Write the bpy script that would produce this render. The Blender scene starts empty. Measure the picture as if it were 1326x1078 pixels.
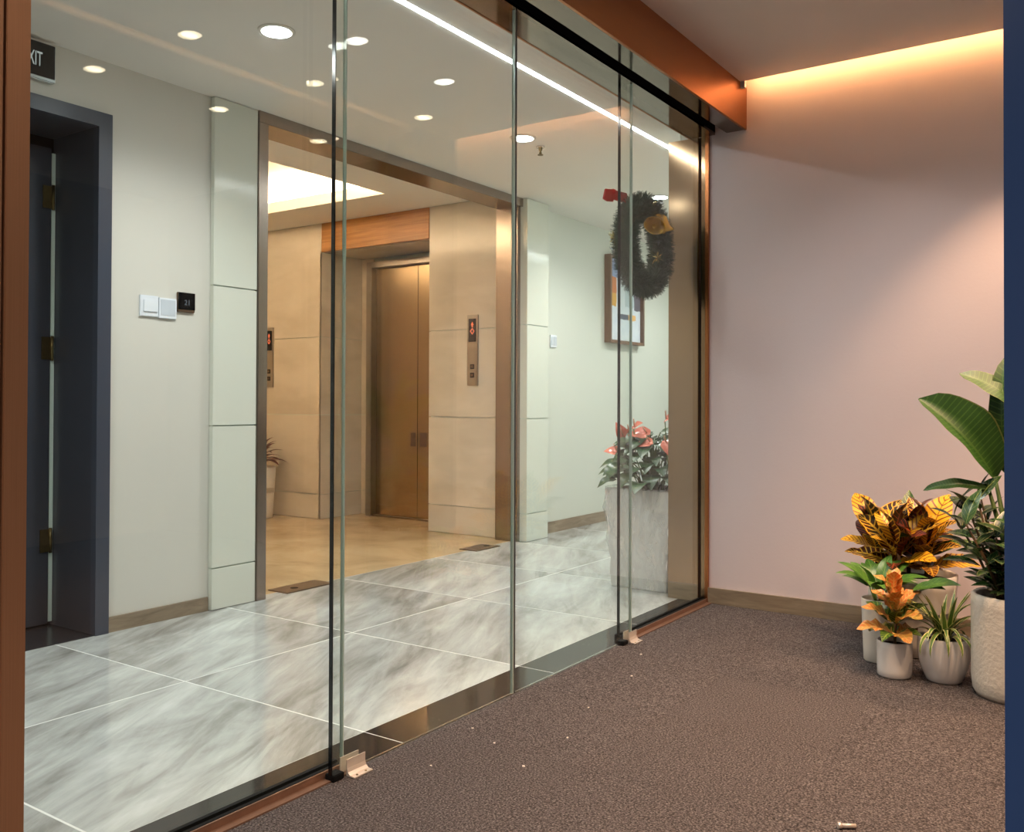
import bpy, bmesh, math, random
from mathutils import Vector, Matrix
random.seed(7)
PI = math.pi
scn = bpy.context.scene
COL = scn.collection

# ------------------------------------------------------------------ camera
FPX, YAW, PITCH, ROLL, CV = 1180.797, 34.3948, 0.6064, 0.1964, 508.19
_a, _b, _r = (math.radians(v) for v in (YAW, PITCH, ROLL))
_R = Vector((math.cos(_a), math.sin(_a), 0))
_F = Vector((-math.sin(_a) * math.cos(_b), math.cos(_a) * math.cos(_b), math.sin(_b)))
_U = _R.cross(_F)
_R, _U = _R * math.cos(_r) + _U * math.sin(_r), -_R * math.sin(_r) + _U * math.cos(_r)
cd = bpy.data.cameras.new('camera')
cd.sensor_fit = 'HORIZONTAL'; cd.sensor_width = 36.0
cd.lens = 36.0 * FPX / 1326.0
cd.shift_y = -(539.0 - CV) / 1326.0
cd.clip_start = 0.02
cam = bpy.data.objects.new('camera', cd); COL.objects.link(cam)
cam.matrix_world = Matrix(((_R.x, _U.x, -_F.x, 0), (_R.y, _U.y, -_F.y, 0), (_R.z, _U.z, -_F.z, 1.0), (0, 0, 0, 1)))
scn.camera = cam

# ------------------------------------------------------------------ world, exposure
w = bpy.data.worlds.new('world'); scn.world = w; w.use_nodes = True
w.node_tree.nodes['Background'].inputs[0].default_value = (0.5, 0.5, 0.5, 1)
w.node_tree.nodes['Background'].inputs[1].default_value = 0.02
vs = scn.view_settings
vs.view_transform = 'Standard'; vs.look = 'None'; vs.gamma = 1.0; vs.use_curve_mapping = False
vs.exposure = 1.18
scn.cycles.max_bounces = 10
scn.cycles.diffuse_bounces = 5
scn.cycles.glossy_bounces = 5
scn.cycles.transparent_max_bounces = 24

WARM = (1.0, 0.62, 0.36)
ORANGE = (1.0, 0.49, 0.19)
WHITE = (0.93, 1.0, 0.97)
P_ROOM_SPOT = 38.0      # W, warm vestibule downlights
P_LOBBY_SPOT = 38.0     # W, white corridor downlights
E_LED = 22.0            # white line light
E_COVE = 17.0           # orange wall-wash strip over the end wall
E_COVE_SIDE = 5.0
E_LIFT = 34.0           # warm strip in the lift lobby tray
P_BACK = 80.0  # W, unseen lamps added behind the camera to light the blue wall end

# ------------------------------------------------------------------ materials
def S(r, g, b):
    f = lambda c: (c / 255 / 12.92) if c / 255 <= 0.04045 else ((c / 255 + 0.055) / 1.055) ** 2.4
    return (f(r), f(g), f(b))

class NT:
    def __init__(s, name):
        s.m = bpy.data.materials.new(name); s.m.use_nodes = True
        s.t = s.m.node_tree; s.t.nodes.clear()
        s.out = s.t.nodes.new('ShaderNodeOutputMaterial')
    def n(s, kind, **kw):
        nd = s.t.nodes.new('ShaderNode' + kind)
        for k, v in kw.items():
            if k.startswith('i_'):
                key = k[2:]; key = int(key) if key.isdigit() else key.replace('_', ' ')
                nd.inputs[key].default_value = v
            else: setattr(nd, k, v)
        return nd
    def l(s, a, b): s.t.links.new(a, b)
    def math(s, op, a, b=None, c=None):
        nd = s.n('Math', operation=op)
        for i, v in enumerate((a, b, c)):
            if v is None: continue
            if isinstance(v, (int, float)): nd.inputs[i].default_value = v
            else: s.l(v, nd.inputs[i])
        return nd.outputs[0]
    def mix(s, fac, a, b, blend='MIX'):
        nd = s.n('MixRGB', blend_type=blend)
        for i, v in enumerate((fac, a, b)):
            if isinstance(v, (int, float)): nd.inputs[i].default_value = v
            elif isinstance(v, tuple): nd.inputs[i].default_value = (*v[:3], 1)
            else: s.l(v, nd.inputs[i])
        return nd.outputs[0]
    def ramp(s, fac, stops):
        nd = s.n('ValToRGB'); e = nd.color_ramp.elements
        while len(e) < len(stops): e.new(0.5)
        for el, (p, c) in zip(e, stops): el.position = p; el.color = (*c, 1)
        s.l(fac, nd.inputs[0]); return nd.outputs[0]
    def coords(s, kind='Object', scale=(1, 1, 1), rot=(0, 0, 0), rand=0):
        tc = s.n('TexCoord'); v = tc.outputs[kind]
        if rand:
            oi = s.n('ObjectInfo'); ad = s.n('VectorMath', operation='ADD')
            sc = s.math('MULTIPLY', oi.outputs['Random'], rand)
            s.l(v, ad.inputs[0]); s.l(sc, ad.inputs[1]); v = ad.outputs[0]
        for key, val, dflt in (('Rotation', rot, (0, 0, 0)), ('Scale', scale, None)):   # turn first, then stretch
            if val == dflt: continue
            mp = s.n('Mapping'); mp.inputs[key].default_value = val
            s.l(v, mp.inputs[0]); v = mp.outputs[0]
        return v
    def noise(s, vec, scale, detail=4, rough=0.5, dist=0):
        nd = s.n('TexNoise'); nd.inputs['Scale'].default_value = scale; nd.inputs['Detail'].default_value = detail
        nd.inputs['Roughness'].default_value = rough; nd.inputs['Distortion'].default_value = dist
        s.l(vec, nd.inputs['Vector']); return nd.outputs['Fac']
    def bsdf(s, col, rough=0.5, metal=0, spec=0.5, normal=None, **kw):
        b = s.n('BsdfPrincipled')
        for key, v in (('Base Color', col), ('Roughness', rough), ('Metallic', metal), ('Specular IOR Level', spec)):
            if isinstance(v, tuple): b.inputs[key].default_value = (*v[:3], 1)
            elif isinstance(v, (int, float)): b.inputs[key].default_value = v
            else: s.l(v, b.inputs[key])
        for k, v in kw.items(): b.inputs[k.replace('_', ' ')].default_value = v
        if normal is not None: s.l(normal, b.inputs['Normal'])
        s.l(b.outputs[0], s.out.inputs[0]); return b
    def bump(s, h, strength=0.3, dist=0.01):
        b = s.n('Bump'); b.inputs['Strength'].default_value = strength; b.inputs['Distance'].default_value = dist
        s.l(h, b.inputs['Height']); return b.outputs[0]

def plain(name, col, rough=0.5, metal=0, spec=0.5, var=0.06, vscale=3.0, bump=0, bscale=200, **kw):
    t = NT(name); v = t.coords()
    c2 = tuple(max(0, c * (1 - var * 2)) for c in col); c1 = tuple(min(1, c * (1 + var)) for c in col)
    c = t.mix(t.noise(v, vscale), c2, c1)
    nr = t.bump(t.noise(v, bscale, 3), bump, 0.003) if bump else None
    t.bsdf(c, rough, metal, spec, nr, **kw); return t.m

def emissive(name, col, strength):
    t = NT(name); e = t.n('Emission'); e.inputs[0].default_value = (*col, 1); e.inputs[1].default_value = strength
    t.l(e.outputs[0], t.out.inputs[0]); return t.m

def glass_mat(name, tint, f0=0.036, rough=0.0):
    t = NT(name); lw = t.n('LayerWeight'); lw.inputs[0].default_value = 0.5
    p = t.math('POWER', lw.outputs['Facing'], 5.5)
    fac = t.math('MULTIPLY_ADD', p, 1 - f0, f0)
    tr = t.n('BsdfTransparent'); tr.inputs[0].default_value = (*tint, 1)
    gl = t.n('BsdfGlossy'); gl.inputs['Roughness'].default_value = rough; gl.inputs[0].default_value = (1, 1, 1, 1)
    mx = t.n('MixShader'); t.l(fac, mx.inputs[0]); t.l(tr.outputs[0], mx.inputs[1]); t.l(gl.outputs[0], mx.inputs[2])
    t.l(mx.outputs[0], t.out.inputs[0]); return t.m

M = {}
M['glass'] = glass_mat('clear_glass', (0.965, 0.985, 0.972))
M['edge_dark'] = plain('glass_edge_dark', S(14, 18, 20), 0.12, 0, 0.6)
M['edge_light'] = plain('glass_edge_pale', S(214, 230, 222), 0.2, 0, 0.6)  # near-white colour stands in for light refracted inside the pane edges
M['edge_mid'] = plain('glass_edge_grey', S(120, 122, 122), 0.2, 0.5, 0.6)
M['lobby_wall'] = plain('lobby_wall_paint', S(216, 214, 206), 0.32, 0, 0.5, 0.02, 1.5)
M['recess_wall'] = plain('corridor_wall_paint', S(212, 215, 206), 0.35, 0, 0.5, 0.02, 1.5)
M['panel_white'] = plain('white_wall_panel', S(220, 223, 212), 0.12, 0, 0.5, 0.02, 1.2)
M['ceil_white'] = plain('ceiling_paint', S(238, 234, 228), 0.8, 0, 0.3, 0.01)
M['ceil_room'] = plain('vestibule_ceiling_paint', S(226, 214, 204), 0.8, 0, 0.3, 0.015)
M['end_wall'] = plain('pale_rose_wallpaper', S(224, 209, 211), 0.75, 0, 0.3, 0.02, 2.0, 0.15, 90)
M['blue'] = plain('blue_lacquer', S(47, 74, 122), 0.22, 0, 0.5, 0.02)
M['grey_wall'] = plain('grey_wall_paint', S(150, 140, 132), 0.8)
M['door_blue'] = plain('dark_slate_paint', S(66, 72, 86), 0.28, 0, 0.5, 0.05, 2.0)
M['door_dark'] = plain('dark_door_paint', S(60, 64, 74), 0.3, 0, 0.5, 0.1, 3.0)
M['black'] = plain('black_rubber', S(10, 10, 11), 0.7, 0, 0.2)
M['black_gloss'] = plain('black_gloss', S(14, 14, 16), 0.08, 0, 0.6)
M['dark_floor'] = plain('dark_threshold_stone', S(40, 40, 44), 0.25, 0, 0.5, 0.2, 8)
M['white_plastic'] = plain('white_plastic', S(232, 238, 246), 0.3)
M['white_plastic_b'] = plain('white_plastic_grey', S(208, 216, 226), 0.25)
M['steel'] = plain('brushed_steel', S(176, 168, 158), 0.3, 1.0, 0.5, 0.05, 20)
M['chrome'] = plain('bright_steel', S(232, 220, 208), 0.25, 0.45)
M['brass'] = plain('aged_brass', S(120, 105, 70), 0.4, 1.0, 0.5, 0.15, 60)
M['soffit'] = plain('smoked_mirror_metal', S(128, 114, 102), 0.06, 1.0, 0.5, 0.02)
M['ceramic'] = plain('white_glazed_ceramic', S(232, 228, 226), 0.18, 0, 0.5, 0.02, 6)
M['ceramic_b'] = plain('white_matte_ceramic', S(226, 218, 208), 0.45, 0, 0.5, 0.04, 8)
M['ceramic_rough'] = plain('white_textured_ceramic', S(228, 220, 208), 0.55, 0, 0.4, 0.05, 12, 0.9, 70)
M['soil'] = plain('dark_potting_soil', S(40, 28, 22), 0.95, 0, 0.2, 0.4, 40, 1.0, 120)
M['stem'] = plain('green_stem', S(84, 110, 48), 0.5, 0, 0.4, 0.2, 20)
M['stem_brown'] = plain('brown_stem', S(96, 74, 50), 0.7, 0, 0.3, 0.2, 30)
M['emit_white'] = emissive('white_diffuser', (0.92, 1.0, 1.0), 14.0)
M['emit_warm'] = emissive('warm_diffuser', (1.0, 0.82, 0.56), 9.0)
M['emit_neutral'] = emissive('neutral_diffuser', (1.0, 0.97, 0.9), 10.0)
M['emit_led'] = emissive('white_led_line', (0.94, 1.0, 1.0), E_LED)
M['emit_cove'] = emissive('orange_led_strip', ORANGE, E_COVE)
M['emit_cove_side'] = emissive('orange_led_strip_dim', ORANGE, E_COVE_SIDE)
M['emit_lift'] = emissive('warm_led_strip', (1.0, 0.73, 0.47), E_LIFT)
M['emit_digit'] = emissive('red_led_symbol', (1.0, 0.2, 0.08), 0.5)
M['emit_text'] = emissive('lit_white_lettering', (0.9, 1.0, 0.95), 0.16)
M['emit_thermo'] = emissive('dim_white_digits', (0.8, 0.9, 1.0), 0.10)
M['ring'] = plain('white_lamp_ring', S(220, 214, 204), 0.4)
M['red'] = plain('red_ribbon', S(236, 44, 38), 0.4, 0, 0.5, 0.1, 20)
M['gold'] = plain('gold_foil', S(236, 190, 60), 0.25, 0.65, 0.5, 0.15, 60)
M['silver'] = plain('silver_foil', S(210, 220, 224), 0.2, 1.0)
M['pale_gold'] = plain('pale_gold_tinsel', S(236, 220, 150), 0.2, 1.0)
M['spadix'] = plain('cream_spadix', S(226, 178, 150), 0.5)
M['paper'] = plain('white_paper', S(225, 215, 205), 0.8)
M['cover'] = plain('bronze_floor_cover', S(128, 106, 86), 0.35, 0.7, 0.5, 0.1, 20)

def bronze_mat(name, col, rough, axis_scale):
    t = NT(name); v = t.coords('Object', axis_scale)
    n = t.noise(v, 1.0, 3)
    c = t.mix(n, tuple(x * 0.86 for x in col), col)
    r = t.math('MULTIPLY_ADD', n, 0.10, rough - 0.05)
    t.bsdf(c, r, 1.0, 0.5, t.bump(n, 0.04, 0.002)); return t.m
M['bronze'] = bronze_mat('brushed_bronze', S(172, 142, 112), 0.13, (400, 400, 3))
M['copper'] = bronze_mat('brushed_copper', S(196, 124, 78), 0.26, (400, 400, 3))
M['beam'] = bronze_mat('copper_beam_sheet', S(186, 128, 84), 0.34, (6, 3, 60))
M['portal'] = bronze_mat('brushed_portal_steel', S(166, 154, 146), 0.24, (400, 400, 3))
M['lift_steel'] = bronze_mat('brushed_lift_steel', S(182, 160, 128), 0.22, (500, 500, 4))

def marble():
    t = NT('grey_streaked_marble')
    v = t.coords('Object', (4.2, 1.0, 1.0), (0, 0, math.radians(-24)), 37.0)
    a = t.noise(v, 1.0, 8, 0.60, 0.7)          # broad diagonal bands
    v2 = t.coords('Object', (13.0, 2.2, 1.0), (0, 0, math.radians(-27)), 61.0)
    b = t.noise(v2, 1.0, 8, 0.66, 1.2)         # fine streaks
    v3 = t.coords('Object', (1, 1, 1), (0, 0, 0), 19.0)
    c = t.noise(v3, 1.4, 3)
    f = t.math('ADD', t.math('MULTIPLY', a, 0.62), t.math('ADD', t.math('MULTIPLY', b, 0.30), t.math('MULTIPLY', c, 0.20)))
    col = t.ramp(f, [(0.37, S(112, 111, 107)), (0.47, S(148, 148, 145)), (0.57, S(180, 183, 181)), (0.72, S(214, 218, 217))])
    t.bsdf(col, 0.10, 0, 0.5); return t.m
M['marble'] = marble()

def beige_floor():
    t = NT('polished_beige_stone'); v = t.coords()
    a = t.noise(v, 2.2, 6, 0.6, 0.6)
    col = t.ramp(a, [(0.3, S(176, 150, 112)), (0.55, S(206, 180, 140)), (0.75, S(222, 200, 164))])
    t.bsdf(col, 0.10); return t.m
M['beige_floor'] = beige_floor()

def stone_panel():
    t = NT('cream_stone_panel'); v = t.coords('Object', (1, 1, 2.5), (0, 0, 0), 23.0)
    a = t.noise(v, 1.6, 5, 0.55, 0.4)
    col = t.ramp(a, [(0.3, S(202, 192, 176)), (0.6, S(218, 209, 195))])
    t.bsdf(col, 0.16); return t.m
M['stone'] = stone_panel()

def wood_mat(name, c1, c2, scale, rough=0.35):
    t = NT(name); v = t.coords('Object', scale)
    a = t.noise(v, 1.0, 6, 0.6, 0.6)
    t.bsdf(t.ramp(a, [(0.3, c1), (0.7, c2)]), rough); return t.m
M['wood'] = wood_mat('orange_wood_veneer', S(150, 98, 42), S(198, 140, 74), (1.5, 8, 34), 0.3)
M['skirting'] = wood_mat('taupe_stone_skirting', S(120, 104, 86), S(160, 144, 122), (4, 4, 30), 0.3)
M['dark_strip'] = wood_mat('dark_granite_strip', S(36, 33, 31), S(46, 43, 41), (10, 10, 10), 0.08)
M['grout'] = plain('white_grout', S(226, 228, 226), 0.5)
M['frame_brown'] = wood_mat('brown_picture_frame', S(96, 70, 52), S(130, 100, 76), (30, 30, 3), 0.35)

def carpet():
    t = NT('grey_brown_loop_carpet'); v = t.coords('Object', (1, 1, 1), (0, 0, 0), 11.0)
    a = t.noise(v, 190, 4, 0.7)
    vo = t.n('TexVoronoi'); vo.inputs['Scale'].default_value = 190; t.l(v, vo.inputs['Vector'])
    b = t.noise(v, 9, 3)
    col = t.ramp(a, [(0.36, S(38, 34, 35)), (0.5, S(88, 81, 81)), (0.66, S(146, 138, 137))])
    col = t.mix(t.math('MULTIPLY', b, 0.22), col, S(72, 65, 65))
    h = t.math('SUBTRACT', a, vo.outputs['Distance'])
    t.bsdf(col, 0.95, 0, 0.15, t.bump(h, 0.9, 0.006)); return t.m
M['carpet'] = carpet()

def leaf_mat(name, base, base2, vein, freq=9.0, vw=0.25, midw=0.06, slant=3.0, rough=0.35, edge=None, edge_w=0.16, trans=0.0):
    t = NT(name); uv = t.n('UVMap'); sp = t.n('SeparateXYZ'); t.l(uv.outputs[0], sp.inputs[0])
    au = t.math('ABSOLUTE', t.math('SUBTRACT', sp.outputs[0], 0.5))
    oi = t.n('ObjectInfo')
    nz = t.noise(t.coords('Object', (1, 1, 1), (0, 0, 0), 9.0), 4.0, 3)
    c = t.mix(t.math('MULTIPLY_ADD', t.math('SUBTRACT', nz, 0.5), 2.4, oi.outputs['Random']), base, base2)
    if vein:
        ph = t.math('MULTIPLY', t.math('SUBTRACT', sp.outputs[1], t.math('MULTIPLY', au, slant / freq)), freq)
        fr = t.math('ABSOLUTE', t.math('SUBTRACT', t.math('FRACT', ph), 0.5))
        sv = t.math('LESS_THAN', fr, vw * 0.5)
        mid = t.math('LESS_THAN', au, midw * 0.5)
        c = t.mix(t.math('MULTIPLY', t.math('MAXIMUM', sv, mid), 0.9), c, vein)
    if edge:
        c = t.mix(t.math('GREATER_THAN', au, 0.5 - edge_w), c, edge)
    b = t.bsdf(c, rough, 0, 0.5)
    return t.m
def copper_post():
    t = NT('satin_copper'); v = t.coords('Object', (400, 400, 3)); n = t.noise(v, 1.0, 3)
    t.bsdf(t.mix(n, S(184, 136, 102), S(206, 156, 120)), 0.42, 0.65, 0.5, t.bump(n, 0.04, 0.002)); return t.m
M['copper_post'] = copper_post()
M['angle'] = plain('pale_copper_angle', S(142, 110, 92), 0.3, 0.4, 0.5, 0.15, 30)
M['croton_yellow'] = leaf_mat('croton_leaf_yellow', S(240, 186, 40), S(214, 160, 36), S(120, 50, 16), 9, 0.30, 0.03)
M['croton_vein'] = leaf_mat('croton_leaf_veined', S(40, 34, 14), S(104, 40, 20), S(240, 190, 62), 9, 0.26, 0.10, edge=S(232, 172, 52), edge_w=0.06)
M['croton_red'] = leaf_mat('croton_leaf_dark_red', S(58, 16, 14), S(34, 30, 14), S(190, 86, 46), 10, 0.16, 0.08)
M['croton_green'] = leaf_mat('croton_leaf_green', S(52, 88, 26), S(40, 66, 20), S(146, 164, 60), 8, 0.14, 0.08)
M['croton_orange'] = leaf_mat('croton_leaf_orange', S(222, 130, 62), S(206, 150, 70), S(226, 190, 110), 8, 0.22, 0.07)
M['croton_mixed'] = leaf_mat('croton_leaf_mixed', S(126, 130, 46), S(190, 120, 56), S(210, 170, 90), 8, 0.2, 0.06)
M['green_leaf'] = leaf_mat('glossy_green_leaf', S(60, 104, 36), S(92, 132, 50), S(120, 158, 70), 7, 0.06, 0.05)
M['dark_leaf'] = leaf_mat('glossy_dark_green_leaf', S(30, 58, 28), S(44, 76, 36), S(126, 142, 84), 7, 0.05, 0.06, rough=0.25, edge=S(120, 136, 80), edge_w=0.03)
M['bush_leaf'] = leaf_mat('pale_edged_bush_leaf', S(34, 56, 30), S(58, 82, 42), S(120, 136, 84), 7, 0.04, 0.06, rough=0.3, edge=S(160, 160, 104), edge_w=0.06)
M['banana_leaf'] = leaf_mat('ribbed_banana_leaf', S(32, 66, 20), S(42, 78, 24), S(64, 98, 38), 22, 0.22, 0.05, 2.0, 0.45, edge=S(104, 112, 54), edge_w=0.02)
M['spider_leaf'] = leaf_mat('cream_edged_strap_leaf', S(84, 116, 44), S(104, 132, 52), None, edge=S(228, 220, 150), edge_w=0.17)
M['anthurium_leaf'] = leaf_mat('anthurium_leaf', S(42, 70, 44), S(58, 88, 56), S(98, 124, 88), 5, 0.05, 0.05, rough=0.38)
M['spathe'] = leaf_mat('salmon_spathe', S(232, 146, 126), S(216, 112, 94), S(236, 170, 150), 5, 0.05, 0.03, rough=0.2)
M['maroon_leaf'] = leaf_mat('maroon_leaf', S(92, 26, 22), S(60, 34, 20), S(170, 80, 40), 8, 0.14, 0.07)
M['needle'] = plain('dark_green_needle', S(28, 66, 42), 0.6, 0, 0.3, 0.3, 60)

def plastic_wrap():
    t = NT('crinkled_clear_film'); v = t.coords('Object', (5, 5, 1.6))
    n = t.noise(v, 3.0, 6, 0.6, 1.0)
    nm = t.bump(n, 0.9, 0.03)
    tr = t.n('BsdfTransparent'); tr.inputs[0].default_value = (0.95, 0.97, 0.96, 1)
    pr = t.n('BsdfPrincipled'); pr.inputs['Base Color'].default_value = (0.93, 0.95, 0.93, 1); pr.inputs['Roughness'].default_value = 0.18
    t.l(nm, pr.inputs['Normal'])
    mx = t.n('MixShader'); t.l(t.math('MULTIPLY_ADD', n, 0.5, 0.05), mx.inputs[0])
    t.l(tr.outputs[0], mx.inputs[1]); t.l(pr.outputs[0], mx.inputs[2]); t.l(mx.outputs[0], t.out.inputs[0]); return t.m
M['film'] = plastic_wrap()

# ------------------------------------------------------------------ mesh helpers
class G:
    """collects shapes in world coordinates into one mesh"""
    def __init__(s): s.v = []; s.f = []; s.sm = []
    def box(s, x0, x1, y0, y1, z0, z1):
        b = len(s.v)
        s.v += [(x, y, z) for z in (z0, z1) for y in (y0, y1) for x in (x0, x1)]
        for q in ((0, 2, 3, 1), (4, 5, 7, 6), (0, 1, 5, 4), (2, 6, 7, 3), (0, 4, 6, 2), (1, 3, 7, 5)):
            s.f.append(tuple(b + i for i in q)); s.sm.append(False)
        return s
    def lathe(s, prof, c=(0, 0, 0), n=32, mat=None):
        b = len(s.v); c = Vector(c)
        for r, z in prof:
            for k in range(n):
                a = 2 * PI * k / n
                p = Vector((r * math.cos(a), r * math.sin(a), z))
                if mat is not None: p = mat @ p
                s.v.append(tuple(p + c))
        for i in range(len(prof) - 1):
            for k in range(n):
                k2 = (k + 1) % n
                s.f.append((b + i * n + k, b + i * n + k2, b + (i + 1) * n + k2, b + (i + 1) * n + k)); s.sm.append(True)
        for ring, rev in ((0, True), (len(prof) - 1, False)):
            if prof[ring][0] > 1e-6:
                f = [b + ring * n + k for k in range(n)]
                s.f.append(tuple(f[::-1] if rev else f)); s.sm.append(False)
        return s
    def tube(s, pts, rad, n=8):
        b = len(s.v); pts = [Vector(p) for p in pts]
        if isinstance(rad, (int, float)): rad = [rad] * len(pts)
        up = Vector((0.31, 0.17, 0.93))
        for i, p in enumerate(pts):
            d = (pts[min(i + 1, len(pts) - 1)] - pts[max(i - 1, 0)]).normalized()
            if abs(d.dot(up)) > 0.95: u = d.cross(Vector((1, 0.2, 0))).normalized()
            else: u = d.cross(up).normalized()
            w_ = d.cross(u)
            for k in range(n):
                a = 2 * PI * k / n
                s.v.append(tuple(p + (u * math.cos(a) + w_ * math.sin(a)) * rad[i]))
        for i in range(len(pts) - 1):
            for k in range(n):
                k2 = (k + 1) % n
                s.f.append((b + i * n + k, b + i * n + k2, b + (i + 1) * n + k2, b + (i + 1) * n + k)); s.sm.append(True)
        s.f.append(tuple(b + k for k in range(n))[::-1]); s.sm.append(False)
        s.f.append(tuple(b + (len(pts) - 1) * n + k for k in range(n))); s.sm.append(False)
        return s
    def prism(s, poly, axis, a0, a1):
        """polygon in the two other axes, extruded along axis"""
        b = len(s.v); n = len(poly)
        for a in (a0, a1):
            for p, q in poly:
                s.v.append({'x': (a, p, q), 'y': (p, a, q), 'z': (p, q, a)}[axis])
        s.f.append(tuple(range(b, b + n))[::-1]); s.f.append(tuple(range(b + n, b + 2 * n)))
        for k in range(n):
            k2 = (k + 1) % n; s.f.append((b + k, b + k2, b + n + k2, b + n + k))
        s.sm += [False] * (n + 2); return s
    def mesh(s, name, mat, origin=(0, 0, 0), bevel=0.0, fix=True):
        me = bpy.data.meshes.new(name); o = Vector(origin)
        me.from_pydata([tuple(Vector(v) - o) for v in s.v], [], s.f)
        for p, sm in zip(me.polygons, s.sm): p.use_smooth = sm
        if fix or bevel:
            bm = bmesh.new(); bm.from_mesh(me)
            bmesh.ops.recalc_face_normals(bm, faces=bm.faces)
            if bevel: bmesh.ops.bevel(bm, geom=list(bm.edges), offset=bevel, segments=2, affect='EDGES', clamp_overlap=True)
            bm.to_mesh(me); bm.free()
        me.materials.append(mat); return me

def wloc(o):
    p = Vector(o.location); q = o.parent
    while q: p += Vector(q.location); q = q.parent
    return p
def obj(name, g, mat, parent=None, origin=None, bevel=0.0):
    """one mesh object; shapes come in world coordinates"""
    if isinstance(mat, str): mat = M[mat]
    if origin is None:
        vs_ = g.v; n = len(vs_)
        xs = [v[0] for v in vs_]; ys = [v[1] for v in vs_]; zs = [v[2] for v in vs_]
        origin = ((min(xs) + max(xs)) / 2, (min(ys) + max(ys)) / 2, min(zs))
    me = g.mesh(name, mat, origin, bevel)
    o = bpy.data.objects.new(name, me); COL.objects.link(o)
    o.location = Vector(origin) - (wloc(parent) if parent else Vector())
    if parent: o.parent = parent
    return o
def tag(o, label, cat, group=None, kind=None):
    o['label'] = label; o['category'] = cat
    if group: o['group'] = group
    if kind: o['kind'] = kind
    return o
def thing(name, label, cat, loc, group=None, kind=None):
    o = bpy.data.objects.new(name, None); COL.objects.link(o); o.location = loc
    o.empty_display_size = 0.05
    return tag(o, label, cat, group, kind)
def B(*a): return G().box(*a)
def share(name, src, parent, loc):
    o = bpy.data.objects.new(name, src); COL.objects.link(o); o.parent = parent
    o.location = Vector(loc) - wloc(parent); return o
def lamp(name, kind, parent, loc, power, color, **kw):
    d = bpy.data.lights.new(name, kind); d.energy = power; d.color = color
    for k, v in kw.items(): setattr(d, k, v)
    o = bpy.data.objects.new(name, d); COL.objects.link(o); o.parent = parent
    o.location = Vector(loc) - (wloc(parent) if parent else Vector()); return o
def text_mesh(name, body, size, mat, parent, origin, xdir, ydir, extrude=0.0008, xs=1.0):
    cu_ = bpy.data.curves.new(name, 'FONT'); cu_.body = body; cu_.size = size; cu_.extrude = extrude
    cu_.align_x = 'CENTER'; cu_.align_y = 'CENTER'
    tmp = bpy.data.objects.new(name, cu_); COL.objects.link(tmp)
    bpy.context.view_layer.update()
    me = bpy.data.meshes.new_from_object(tmp.evaluated_get(bpy.context.evaluated_depsgraph_get()))
    bpy.data.objects.remove(tmp); bpy.data.curves.remove(cu_)
    me.materials.clear(); me.materials.append(M[mat]); me.name = name
    x = Vector(xdir).normalized(); y = Vector(ydir).normalized(); z = x.cross(y)
    x *= xs
    me.transform(Matrix(((x.x, y.x, z.x, 0), (x.y, y.y, z.y, 0), (x.z, y.z, z.z, 0), (0, 0, 0, 1))))
    o = bpy.data.objects.new(name, me); COL.objects.link(o); o.parent = parent
    o.location = Vector(origin) - wloc(parent); return o

# ------------------------------------------------------------------ main measures (metres, glass wall runs along Y)
XF, XR = -3.66, -3.70          # far corridor wall, its recessed stretch
ZL, ZR, ZA = 2.46, 2.55, 2.51  # ceilings: corridor, vestibule, lift lobby
YE = 4.326                     # end wall of the vestibule
XS0, XS1 = -1.93, -1.762       # dark stone strip under the glass
YLIFT = 5.46                   # lift wall

# ------------------------------------------------------------------ floors
fl = tag(obj('floor_corridor', B(XR - 0.02, XS0, -1.3, 9.6, -0.06, -0.0004), 'grout'),
         'grey streaked marble tile floor of the corridor behind the glass', 'floor', kind='structure')
T = 0.84; GAP = 0.0028
tile_cache = {}
for ci, (xa, xb) in enumerate(((XR - 0.01, -2.80), (-2.80, XS0 + 0.0022))):
    for k in range(-4, 9):
        y0 = 2.034 + T * k
        if y0 + T < -1.3: continue
        wx = xb - xa; key = round(wx, 3)
        if key not in tile_cache:
            tile_cache[key] = B(-wx / 2 + GAP, wx / 2 - GAP, -T / 2 + GAP, T / 2 - GAP, -0.02, 0.0).mesh('floor_tile', M['marble'], bevel=0.0008)
        o = share('floor_tile', tile_cache[key], fl, ((xa + xb) / 2, y0 + T / 2, 0))
        if (k + ci) % 2: o.rotation_euler.z = PI
st = tag(obj('floor_strip', B(XS0, XS1, 0.4, YE, -0.06, -0.0004), 'grout'),
         'narrow strip of dark polished stone under the glass partition', 'floor', kind='structure')
sm_ = None
for k in range(-2, 3):
    y0 = 2.034 + T * k; y1 = min(y0 + T, YE)
    obj('stone_slab', B(XS0 + 0.0002, XS1 - 0.001, max(y0, 0.4) + 0.0015, y1 - 0.0015, -0.02, 0.0), 'dark_strip', st, bevel=0.0006)
cf = tag(obj('floor_carpet', B(XS1, 2.6, -2.6, YE, -0.06, -0.006), 'carpet'),
         'grey brown loop pile carpet tiles in front of the glass partition', 'floor', kind='structure')
CT = 0.5125
cm = B(-CT / 2 + 0.0002, CT / 2 - 0.0002, -CT / 2 + 0.0002, CT / 2 - 0.0002, -0.008, 0.0).mesh('carpet_tile', M['carpet'], bevel=0.0007)
for ix in range(4):
    for iy in range(-4, 5):
        y0 = 2.18 + CT * iy; x0 = XS1 + CT * ix
        if y0 + CT > YE: 
            obj('carpet_tile', B(x0 + 0.0006, x0 + CT - 0.0006, y0 + 0.0006, YE - 0.001, -0.008, 0.0), 'carpet', cf, (x0 + CT / 2, y0, 0)); continue
        o = share('carpet_tile', cm, cf, (x0 + CT / 2, y0 + CT / 2, 0))
        if (ix + iy) % 2: o.rotation_euler.z = PI / 2
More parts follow.
